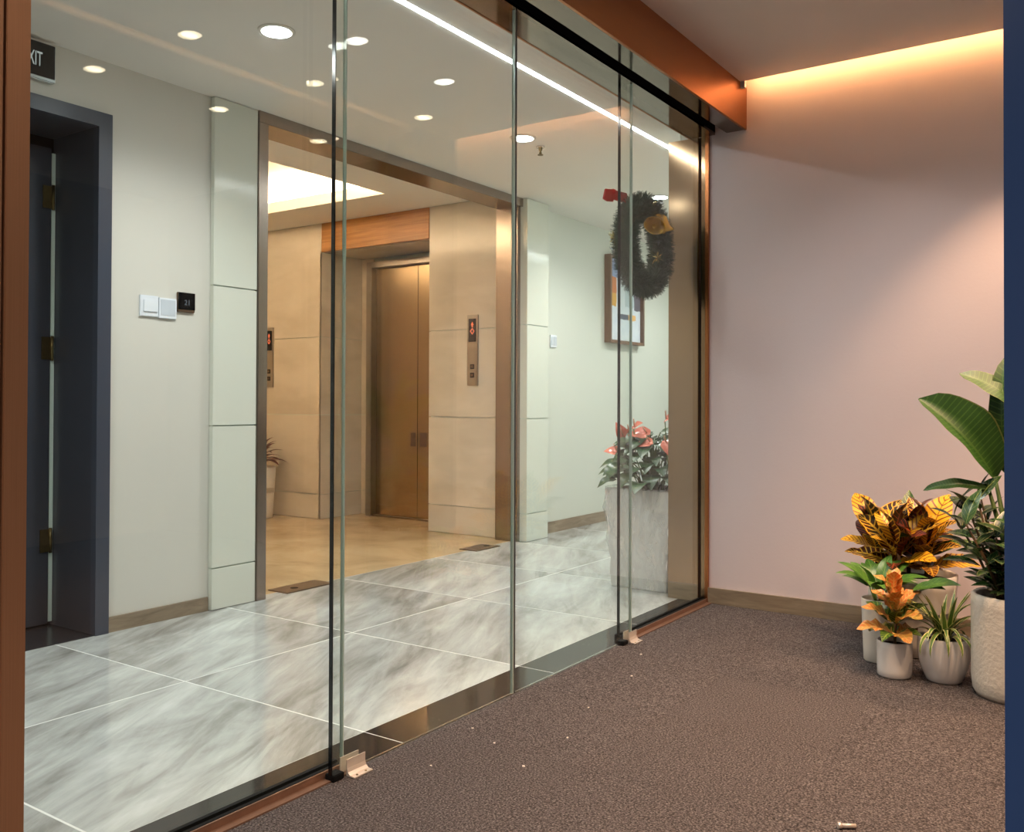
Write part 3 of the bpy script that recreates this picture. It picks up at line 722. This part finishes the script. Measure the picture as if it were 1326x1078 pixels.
def pot(t_, c, prof, mat, soil_z, soil_r, n=40):
    obj('pot', G().lathe(prof, (c[0], c[1], 0), n), mat, t_)
    obj('soil', G().lathe([(soil_r, soil_z - 0.02), (soil_r, soil_z)], (c[0], c[1], 0), 24), 'soil', t_)
def potprof(r0, r1, h, t=0.01, bulge=0.0, n=6):
    out = [(r0 * 0.92, 0.001)]
    for i in range(n + 1):
        k = i / n; out.append((r0 + (r1 - r0) * k + bulge * math.sin(PI * k), 0.006 + (h - 0.006) * k))
    out += [(r1 - t * 0.5, h + 0.003), (r1 - t, h - 0.004), (r1 - t, h * 0.5), (0.0005, h * 0.5)]
    return out

# ---- large croton in the big white pot
cx, cy = -0.755, 3.975
t_ = thing('potted_croton', 'large croton with yellow and dark red veined leaves in a big white pot', 'potted plant', (cx, cy, 0))
pot(t_, (cx, cy), potprof(0.145, 0.172, 0.315, 0.012), 'ceramic_b', 0.285, 0.161)
broad = lambda t: max(0.05, math.sin(PI * t ** 0.95) ** 0.62) if 0 < t < 1 else 0.05
cv_y = leaf_mesh('leaf', 'croton_yellow', broad, 0.50, 0.22, 0.12, 0.1)
cv_v = leaf_mesh('leaf', 'croton_vein', broad, 0.48, 0.28, 0.10, 0.1)
cv_r = leaf_mesh('leaf', 'croton_red', broad, 0.46, 0.25, 0.14, 0.1)
cv_g = leaf_mesh('leaf', 'croton_green', ovate, 0.36, 0.25, 0.10)
stems = []
for dx, dy in ((-0.115, 0.02), (0.055, -0.01), (-0.02, 0.06), (-0.03, -0.06)):
    top = (cx + dx * 1.2, cy + dy * 1.2, 0.43)
    obj('stem', G().tube([(cx + dx, cy + dy, 0.27), (cx + dx * 1.1, cy + dy, 0.35), top], [0.009, 0.008, 0.006]), 'stem_brown', t_)
    stems.append(top)
pickers = [cv_v, cv_y, cv_r, cv_v, cv_v, cv_y, cv_v, cv_r, cv_y, cv_v, cv_g]
k = 0
for si, (sx, sy, sz) in enumerate(stems):
    for tier, (nl, el, L) in enumerate(((5, 0.1, 0.165), (6, 0.55, 0.19), (5, 1.0, 0.20))):
        for j in range(nl):
            az = 2 * PI * (j + 0.37 * tier + 0.21 * si) / nl + rnd(-0.4, 0.4)
            e = el + rnd(-0.3, 0.3)
            b_ = Vector((sx, sy, sz - 0.09 + 0.045 * tier)) + pol(az, 0.3) * 0.015
            d_ = pol(az, e) * (L * rnd(0.7, 1.15))
            if (b_ + d_).y > YE - 0.03: d_.y = YE - 0.03 - b_.y
            place(t_, 'leaf', pickers[k % len(pickers)], b_, b_ + d_, pol(az, e + PI / 2) + Vector((0, -0.55, 0.1)), rnd(0.9, 1.12)); k += 1

# ---- small croton in a straight white cup
cx, cy = -0.735, 3.565
t_ = thing('potted_croton', 'small orange and green croton in a straight white cup pot', 'potted plant', (cx, cy, 0))
pot(t_, (cx, cy), potprof(0.060, 0.062, 0.128, 0.006), 'ceramic', 0.112, 0.055)
s_o = leaf_mesh('leaf', 'croton_orange', broad, 0.56, 0.3, 0.16, 0.25)
s_m = leaf_mesh('leaf', 'croton_mixed', broad, 0.54, 0.3, 0.14, 0.25)
s_g = leaf_mesh('leaf', 'croton_green', ovate, 0.44, 0.25, 0.14)
obj('stem', G().tube([(cx, cy, 0.10), (cx + 0.004, cy, 0.18), (cx - 0.002, cy, 0.29)], [0.006, 0.005, 0.004]), 'stem_brown', t_)
k = 0
for tier, (nl, el, L, z) in enumerate(((7, -0.05, 0.115, 0.15), (7, 0.35, 0.12, 0.19), (6, 0.7, 0.11, 0.24), (5, 1.15, 0.10, 0.285))):
    for j in range(nl):
        az = 2 * PI * (j + 0.4 * tier) / nl + rnd(-0.4, 0.4); e = el + rnd(-0.3, 0.3)
        b_ = Vector((cx, cy, z)) + pol(az, 0.2) * 0.012
        me = [s_g, s_m, s_g, s_m, s_o][k % 5] if tier < 2 else [s_o, s_m, s_o, s_o][k % 4]
        place(t_, 'leaf', me, b_, b_ + pol(az, e) * L * rnd(0.85, 1.1), pol(az, e + PI / 2) + Vector((0, -0.4, 0.1)), rnd(0.9, 1.1)); k += 1

# ---- spider plant in a rounded white pot
cx, cy = -0.575, 3.605
t_ = thing('potted_spider_plant', 'cream striped spider plant in a rounded white pot', 'potted plant', (cx, cy, 0))
pot(t_, (cx, cy), potprof(0.060, 0.088, 0.158, 0.007, 0.012, 10), 'ceramic', 0.140, 0.076)
def spider_leaf(L, droop, k):
    n = 12; vs_, fs, uvs = [], [], []; x = z = 0.0; ang = 1.25 - 0.1 * k
    for i in range(n + 1):
        t = i / n; wv = 0.0085 * strap(t)
        for j in range(3):
            u = j - 1; vs_.append((x, u * wv, z + 0.35 * abs(u) * wv)); uvs.append((j / 2, t))
        ang -= droop / n * (0.4 + 1.2 * t); x += math.cos(ang) * L / n; z += math.sin(ang) * L / n
    for i in range(n):
        for j in range(2): a = i * 3 + j; fs.append((a, a + 1, a + 4, a + 3))
    me = bpy.data.meshes.new('leaf'); me.from_pydata(vs_, [], fs); uvl = me.uv_layers.new(name='UVMap')
    for p in me.polygons:
        p.use_smooth = True
        for li in p.loop_indices: uvl.data[li].uv = uvs[me.loops[li].vertex_index]
    me.materials.append(M['spider_leaf']); return me
sps = [spider_leaf(0.22, 0.5, 0), spider_leaf(0.23, 1.2, 1), spider_leaf(0.22, 2.0, 2), spider_leaf(0.20, 2.9, 3)]
for j in range(46):
    o = share('leaf', sps[j % 4], t_, (cx + rnd(-0.015, 0.015), cy + rnd(-0.015, 0.015), 0.138))
    o.rotation_euler = (0, 0, j * 2.399 + rnd(-0.2, 0.2)); s_ = rnd(0.8, 1.08); o.scale = (s_, 1.25, s_)

# ---- green leafy plant tucked between
cx, cy = -0.828, 3.735
t_ = thing('potted_foliage_plant', 'glossy green leafy plant in a white pot tucked behind the small croton', 'potted plant', (cx, cy, 0))
pot(t_, (cx, cy), potprof(0.055, 0.064, 0.24, 0.006), 'ceramic_b', 0.222, 0.057)
gl_ = leaf_mesh('leaf', 'green_leaf', ovate, 0.40, 0.2, 0.14)
for j in range(20):
    az = j * 2.399 + 0.5; e = rnd(0.1, 0.95); hgt = 0.26 + 0.06 * rnd(0, 1)
    b_ = Vector((cx, cy, 0.24)) + pol(az, 0.9) * 0.05
    if math.sin(az) > 0.5: e = max(e, 0.7)
    tip = b_ + pol(az, e) * rnd(0.11, 0.155)
    place(t_, 'leaf', gl_, b_, tip, pol(az, e + PI / 2) + Vector((0, -0.3, 0.2)), rnd(0.85, 1.1))
    if j % 3 == 0: obj('stem', G().tube([(cx + 0.01 * math.cos(az), cy + 0.01 * math.sin(az), 0.22), tuple(b_)], 0.003, 6), 'stem', t_)
for dx, dz in ((0.21, 0.0), (0.26, 0.02)):
    b_ = Vector((cx + 0.03, cy - 0.05, 0.27))
    place(t_, 'leaf', gl_, b_ + Vector((dx * 0.5, -0.05, 0.03)), b_ + Vector((dx + 0.02, -0.09, 0.06 + dz)), (0, -0.5, 1), 1.0)
    obj('stem', G().tube([tuple(b_ + Vector((-0.03, 0.04, -0.04))), tuple(b_ + Vector((dx * 0.5, -0.05, 0.03)))], 0.003, 6), 'stem', t_)

# ---- tall textured pot with bush and banana leaves
cx, cy = -0.335, 3.555
t_ = thing('potted_banana_plant', 'tall plant with broad banana leaves and dark bushy foliage in a textured white cylinder pot', 'potted plant', (cx, cy, 0))
PR = 0.145
obj('pot', G().lathe([(PR * 0.9, 0.001), (PR * 0.97, 0.02), (PR, 0.06), (PR, 0.31), (PR, 0.342), (PR - 0.008, 0.348), (PR - 0.018, 0.34), (PR - 0.02, 0.27), (0.0005, 0.27)], (cx, cy, 0), 48), 'ceramic_rough', t_)
obj('soil', G().lathe([(PR - 0.021, 0.285), (PR - 0.021, 0.302)], (cx, cy, 0), 24), 'soil', t_)
bl = leaf_mesh('leaf', 'banana_leaf', oblong, 0.46, 0.9, 0.10, 0.05, 14, 6, 5)
bl2 = leaf_mesh('leaf', 'banana_leaf', oblong, 0.36, 0.2, 0.16, 0.08, 14, 6, 5)
for base, tip, nrm, ws, me in (((-0.405, 3.57, 0.735), (-0.645, 3.52, 1.015), (0.5, -0.75, 0.55), 1.0, bl),
                               ((-0.300, 3.60, 0.93), (-0.515, 3.55, 1.105), (0.35, -0.7, 0.7), 0.95, bl2),
                               ((-0.365, 3.62, 0.74), (-0.375, 3.60, 1.165), (-0.2, -1.0, 0.1), 0.5, bl2),
                               ((-0.420, 3.52, 0.705), (-0.625, 3.50, 0.690), (0.0, -0.9, 0.75), 0.55, bl2),
                               ((-0.26, 3.62, 0.80), (-0.17, 3.45, 1.12), (-0.2, -0.6, 0.6), 0.8, bl2)):
    place(t_, 'banana_leaf', me, base, tip, nrm, ws)
    b_ = Vector(base)
    obj('leaf_stalk', G().tube([(cx + rnd(-0.03, 0.03), cy + rnd(-0.03, 0.03), 0.35), ((cx + b_.x) / 2, (cy + b_.y) / 2, 0.36 + (b_.z - 0.36) * 0.5), base], [0.012, 0.009, 0.006]), 'stem', t_)
bu = leaf_mesh('leaf', 'bush_leaf', ovate, 0.34, 0.25, 0.06, 0, 7)
bu2 = leaf_mesh('leaf', 'dark_leaf', ovate, 0.40, 0.2, 0.08, 0, 7)
for s in range(22):
    az = s * 2.399; lean = rnd(0.1, 0.5) + (0.08 if math.cos(az) < -0.3 else 0); H = rnd(0.16, 0.38)
    root = Vector((cx + 0.05 * math.cos(az), cy + 0.05 * math.sin(az), 0.30))
    top = root + Vector((math.cos(az) * lean * H, math.sin(az) * lean * H, H))
    if top.x > XB - 0.1: top.x = XB - 0.1
    obj('bush_stem', G().tube([tuple(root), tuple((root + top) / 2 + Vector((0, 0, 0.02))), tuple(top)], [0.006, 0.005, 0.003], 6), 'stem_brown', t_)
    for j in range(11):
        f = 0.2 + 0.8 * j / 10; p = root.lerp(top, f); a2 = az + j * 2.2 + rnd(-0.3, 0.3); e = rnd(-0.1, 0.6) + 0.5 * (f > 0.95)
        tip = p + pol(a2, e) * rnd(0.085, 0.135)
        if tip.x > XB - 0.01: tip.x = XB - 0.012
        place(t_, 'leaf', bu if (s + j) % 2 else bu2, p, tip, pol(a2, e + PI / 2) + Vector((0, -0.4, 0)), rnd(0.9, 1.15))

# ---- anthurium in the wrapped planter beyond the glass
ax0, ax1, ay0, ay1, ah = -2.40, -1.995, 4.375, 4.78, 0.53
t_ = thing('potted_anthurium', 'salmon flowered anthurium in a tall white planter wrapped in clear film', 'potted plant', ((ax0 + ax1) / 2, (ay0 + ay1) / 2, 0))
mx_, my_ = (ax0 + ax1) / 2, (ay0 + ay1) / 2
g = G(); b0 = 0.84
vsq = [(-1, -1), (1, -1), (1, 1), (-1, 1)]; hw = (ax1 - ax0) / 2 - 0.012
rings = [(b0, 0.001), (b0, 0.02), (1.0, ah - 0.01), (1.0, ah), (0.93, ah), (0.92, ah - 0.06)]
for s_, z in rings:
    for px, py in vsq: g.v.append((mx_ + px * hw * s_ , my_ + py * hw * s_, z))
for i in range(len(rings) - 1):
    for q in range(4): g.f.append((i * 4 + q, i * 4 + (q + 1) % 4, i * 4 + 4 + (q + 1) % 4, i * 4 + 4 + q)); g.sm.append(False)
g.f.append((3, 2, 1, 0)); g.sm.append(False); g.f.append(tuple(len(rings) * 4 - 4 + q for q in range(4))); g.sm.append(False)
obj('planter', g, 'ceramic', t_)
obj('soil', B(mx_ - hw * 0.9, mx_ + hw * 0.9, my_ - hw * 0.9, my_ + hw * 0.9, ah - 0.06, ah - 0.03), 'soil', t_)
# crinkled clear film around the planter
g = G(); NS, NZ = 44, 14
for i in range(NZ + 1):
    z = 0.006 + (ah + 0.012 - 0.006) * i / NZ; s_ = b0 + (1.0 - b0) * (z / ah)
    for q in range(NS):
        a = 2 * PI * q / NS; c_, d_ = math.cos(a), math.sin(a); m_ = 1 / max(abs(c_), abs(d_))
        m_ = 0.86 * m_ + 0.14 * 1.22
        rr = (hw * s_ + 0.010 + 0.006 * math.sin(q * 2.7 + i * 0.4) + rnd(-0.003, 0.005)) * m_
        if m_ > 1.15: rr += 0.012 * (0.5 + 0.5 * math.sin(i * 1.3))
        x_ = min(mx_ + rr * c_, -1.99); y_ = my_ + rr * d_
        g.v.append((x_, y_, z))
for i in range(NZ):
    for q in range(NS): g.f.append((i * NS + q, i * NS + (q + 1) % NS, (i + 1) * NS + (q + 1) % NS, (i + 1) * NS + q)); g.sm.append(True)
obj('plastic_film', g, 'film', t_)
an = leaf_mesh('leaf', 'anthurium_leaf', heart, 0.78, 0.18, 0.16, 0.08, 10, 4, 4)
sh = leaf_mesh('spathe', 'spathe', heart, 0.72, 0.16, 0.10, 0.0, 10, 4)
for j in range(80):
    az = j * 2.399; f = (j + 0.5) / 80; e = 1.35 - 1.25 * f + rnd(-0.1, 0.1); R_ = 0.05 + 0.17 * f
    hz = ah + 0.30 - 0.27 * f + rnd(-0.03, 0.03)
    b_ = Vector((mx_ + R_ * math.cos(az), my_ + R_ * math.sin(az), hz))
    el = rnd(-0.7, 0.1); L = rnd(0.10, 0.15)
    if b_.x > -2.06: b_.x = -2.06 - rnd(0, 0.03)
    tip = b_ + pol(az, el) * L
    if tip.x > -1.995: tip.x = -2.0
    o = place(t_, 'leaf', an, b_, tip, pol(az, el + PI / 2) + Vector((0.1, -0.45, 0.1)), rnd(0.9, 1.1))
    if j % 2 == 0: obj('stem', G().tube([(mx_ + 0.3 * R_ * math.cos(az), my_ + 0.3 * R_ * math.sin(az), ah - 0.04), tuple((b_ + Vector((mx_, my_, hz))) / 2 + Vector((0, 0, -0.05))), tuple(b_)], 0.0035, 6), 'stem', t_)
for bx, bz, dx, dz in ((-2.075, 0.905, 0.10, 0.02), (-2.16, 0.83, -0.12, -0.01), (-2.13, 0.79, -0.09, -0.03), (-2.05, 0.80, 0.03, -0.08), (-2.30, 0.82, 0.05, 0.05), (-2.33, 0.80, -0.04, 0.09),
                       (-2.36, 0.725, -0.09, 0.0), (-2.02, 0.82, 0.015, 0.05), (-2.24, 0.86, 0.07, 0.03)):
    yb = rnd(4.40, 4.52)
    b_ = Vector((bx, yb, bz)); tip = Vector((min(bx + dx, -1.995), yb - 0.03, bz + dz))
    fl_ = place(t_, 'spathe', sh, b_, tip, (0.1, -0.7, 0.65), 1.0)
    obj('flower_stem', G().tube([(mx_ + (bx - mx_) * 0.4, my_, ah - 0.04), (bx, yb + 0.03, (ah + bz) / 2), tuple(b_)], 0.0032, 6), 'stem', t_)
    obj('spadix', G().tube([tuple(b_ + (tip - b_) * 0.15 + Vector((0, -0.006, 0.006))), tuple(b_ + (tip - b_) * 0.25 + Vector((0, -0.03, 0.045)))], [0.005, 0.003], 8), 'spadix', t_)

# ---- maroon plant in the lift lobby
cx, cy = -6.20, 5.24
t_ = thing('potted_croton', 'maroon leaved plant in a tall white pot beside the lift lobby jamb', 'potted plant', (cx, cy, 0))
pot(t_, (cx, cy), potprof(0.105, 0.13, 0.435, 0.01), 'ceramic_b', 0.41, 0.118)
mr = leaf_mesh('leaf', 'maroon_leaf', ovate, 0.30, 0.25, 0.14, 0, 7)
my2 = leaf_mesh('leaf', 'croton_mixed', ovate, 0.30, 0.25, 0.14, 0, 7)
obj('stem', G().tube([(cx, cy, 0.40), (cx, cy, 0.55), (cx, cy, 0.62)], [0.012, 0.01, 0.006]), 'stem_brown', t_)
for j in range(44):
    az = j * 2.399; f = j / 43; e = -0.1 + 1.35 * f + rnd(-0.15, 0.15)
    b_ = Vector((cx, cy, 0.46 + 0.14 * f)) + pol(az, 0.3) * 0.01
    tip = b_ + pol(az, e) * rnd(0.18, 0.24) * (1 - 0.35 * f)
    if tip.y > YLIFT - 0.02: tip.y = YLIFT - 0.02
    place(t_, 'leaf', my2 if f > 0.8 else mr, b_, tip, pol(az, e + PI / 2), rnd(0.9, 1.1))

# ------------------------------------------------------------------ wreath on the corridor side of the glass
WC = Vector((-1.905, 3.875, 1.733)); WR, Wr = 0.186, 0.062
wr = thing('christmas_wreath', 'dark green tinsel wreath with gold bells and red bow on the glass', 'wreath', tuple(WC - Vector((0, 0, WR + Wr))))
core = G(); NA, NB = 48, 14
for i in range(NA):
    a = 2 * PI * i / NA; c_ = Vector((0, math.cos(a), math.sin(a)))
    for q in range(NB):
        b = 2 * PI * q / NB
        core.v.append(tuple(WC + c_ * (WR + Wr * 0.8 * math.cos(b)) + Vector((Wr * 0.8 * math.sin(b), 0, 0))))
for i in range(NA):
    for q in range(NB):
        i2 = (i + 1) % NA; q2 = (q + 1) % NB
        core.f.append((i * NB + q, i * NB + q2, i2 * NB + q2, i2 * NB + q)); core.sm.append(True)
obj('core_ring', core, 'needle', wr)
nd = G()
for i in range(9000):
    a = rnd(0, 2 * PI); b = rnd(0, 2 * PI); c_ = Vector((0, math.cos(a), math.sin(a)))
    n_ = c_ * math.cos(b) + Vector((math.sin(b), 0, 0)); p = WC + c_ * WR + n_ * Wr * 0.7
    d_ = (n_ + Vector((rnd(-1, 1), rnd(-1, 1), rnd(-1, 1))) * 0.55).normalized() * rnd(0.016, 0.034)
    tip = p + d_
    if tip.x > -1.812: tip.x = -1.812
    if p.x > -1.83: p.x = -1.83
    sd = d_.cross(Vector((rnd(-1, 1), rnd(-1, 1), rnd(-1, 1)))).normalized() * 0.0016
    k0 = len(nd.v); nd.v += [tuple(p - sd), tuple(p + sd), tuple(tip + sd * 0.4), tuple(tip - sd * 0.4)]
    nd.f.append((k0, k0 + 1, k0 + 2, k0 + 3)); nd.sm.append(False)
o = bpy.data.objects.new('tinsel_needles', nd.mesh('tinsel_needles', M['needle'], tuple(WC), fix=False)); COL.objects.link(o)
o.parent = wr; o.location = WC - wloc(wr); o['kind'] = 'stuff'
def bell(c, tilt, s=1.0):
    rm = Matrix.Rotation(tilt, 3, 'X')
    prof = [(0.004, 0.062), (0.012, 0.060), (0.020, 0.050), (0.024, 0.034), (0.028, 0.018), (0.040, 0.004), (0.042, 0.0), (0.038, 0.002), (0.024, 0.02), (0.018, 0.04), (0.0005, 0.05)]
    b_ = obj('bell', G().lathe([(r_ * s, (z_ - 0.062) * s) for r_, z_ in prof], c, 24, rm), 'gold', wr)
    cl = rm @ Vector((0, 0, -0.066 * s)) + Vector(c)
    obj('clapper', G().lathe([(0.0005, -0.01), (0.007, -0.006), (0.009, 0), (0.007, 0.006), (0.0005, 0.01)], tuple(cl), 12), 'gold', b_)
bell((-1.855, 3.955, 1.89), 0.35, 1.25)
bell((-1.85, 3.925, 1.88), -0.75, 1.25)
g = G().prism([(3.565, 1.905), (3.585, 1.955), (3.66, 1.965), (3.665, 1.91), (3.60, 1.90)], 'x', -1.958, -1.952)
obj('bow_loop', g, 'red', wr, bevel=0.003)
obj('bow_loop', G().prism([(3.66, 1.965), (3.665, 1.92), (3.80, 1.925), (3.80, 1.975)], 'x', -1.960, -1.953), 'red', wr, bevel=0.003)
obj('bow_knot', G().lathe([(0.0005, -0.015), (0.013, -0.009), (0.016, 0), (0.013, 0.009), (0.0005, 0.015)], (-1.957, 3.665, 1.955), 12), 'red', wr)
def sprig(c, mat, n=16, L=0.035):
    g_ = G(); c = Vector(c)
    for _ in range(n):
        d_ = Vector((rnd(-1, 0.3), rnd(-1, 1), rnd(-1, 1))).normalized() * L * rnd(0.6, 1.1)
        sd = d_.cross(Vector((0.3, 0.5, 0.8))).normalized() * 0.005
        k0 = len(g_.v); m_ = c + d_ * 0.5; g_.v += [tuple(c), tuple(m_ + sd), tuple(c + d_), tuple(m_ - sd), tuple(m_ + sd.cross(d_).normalized() * 0.003)]
        for q in ((0, 1, 4), (1, 2, 4), (2, 3, 4), (3, 0, 4)): g_.f.append(tuple(k0 + z for z in q)); g_.sm.append(False)
    obj('tinsel_sprig', g_, mat, wr)
sprig((-1.945, 3.655, 1.745), 'pale_gold', 16, 0.04); sprig((-1.945, 3.65, 1.685), 'silver', 10, 0.03)
sprig((-1.85, 3.905, 1.68), 'pale_gold', 20, 0.045); sprig((-1.85, 3.92, 1.75), 'silver', 8, 0.02)
sprig((-1.835, 3.93, 1.95), 'silver', 8, 0.03); sprig((-1.84, 3.86, 1.93), 'pale_gold', 8, 0.025)

# ------------------------------------------------------------------ small things on the carpet
bo = thing('loose_bolt', 'small loose metal bolt lying on the carpet', 'bolt', (-0.565, 2.22, 0))
dv = Vector((math.cos(0.55), math.sin(0.55), 0)); p0 = Vector((-0.575, 2.215, 0.0065))
obj('shank', G().tube([tuple(p0), tuple(p0 + dv * 0.034)], 0.0055, 12), 'chrome', bo)
obj('head', G().tube([tuple(p0 - dv * 0.008), tuple(p0)], 0.0085, 6), 'chrome', bo)
for (x, y) in ((-1.678, 2.244), (-1.554, 2.184), (-1.40, 2.344), (-1.481, 2.613), (-1.389, 2.092), (-1.523, 3.004), (-1.623, 3.282), (-1.60, 1.95)):
    a = rnd(0, 3); L = rnd(0.004, 0.007)
    pts = [(x + L * math.cos(a + q) * rnd(0.5, 1), y + L * math.sin(a + q) * rnd(0.5, 1)) for q in (0, 1.3, 2.5, 3.7, 5.0)]
    tag(obj('paper_scrap', G().prism(pts, 'z', 0.0, 0.0022), 'paper'), 'tiny white paper scrap lying on the carpet', 'scrap', 'paper scraps on the carpet')
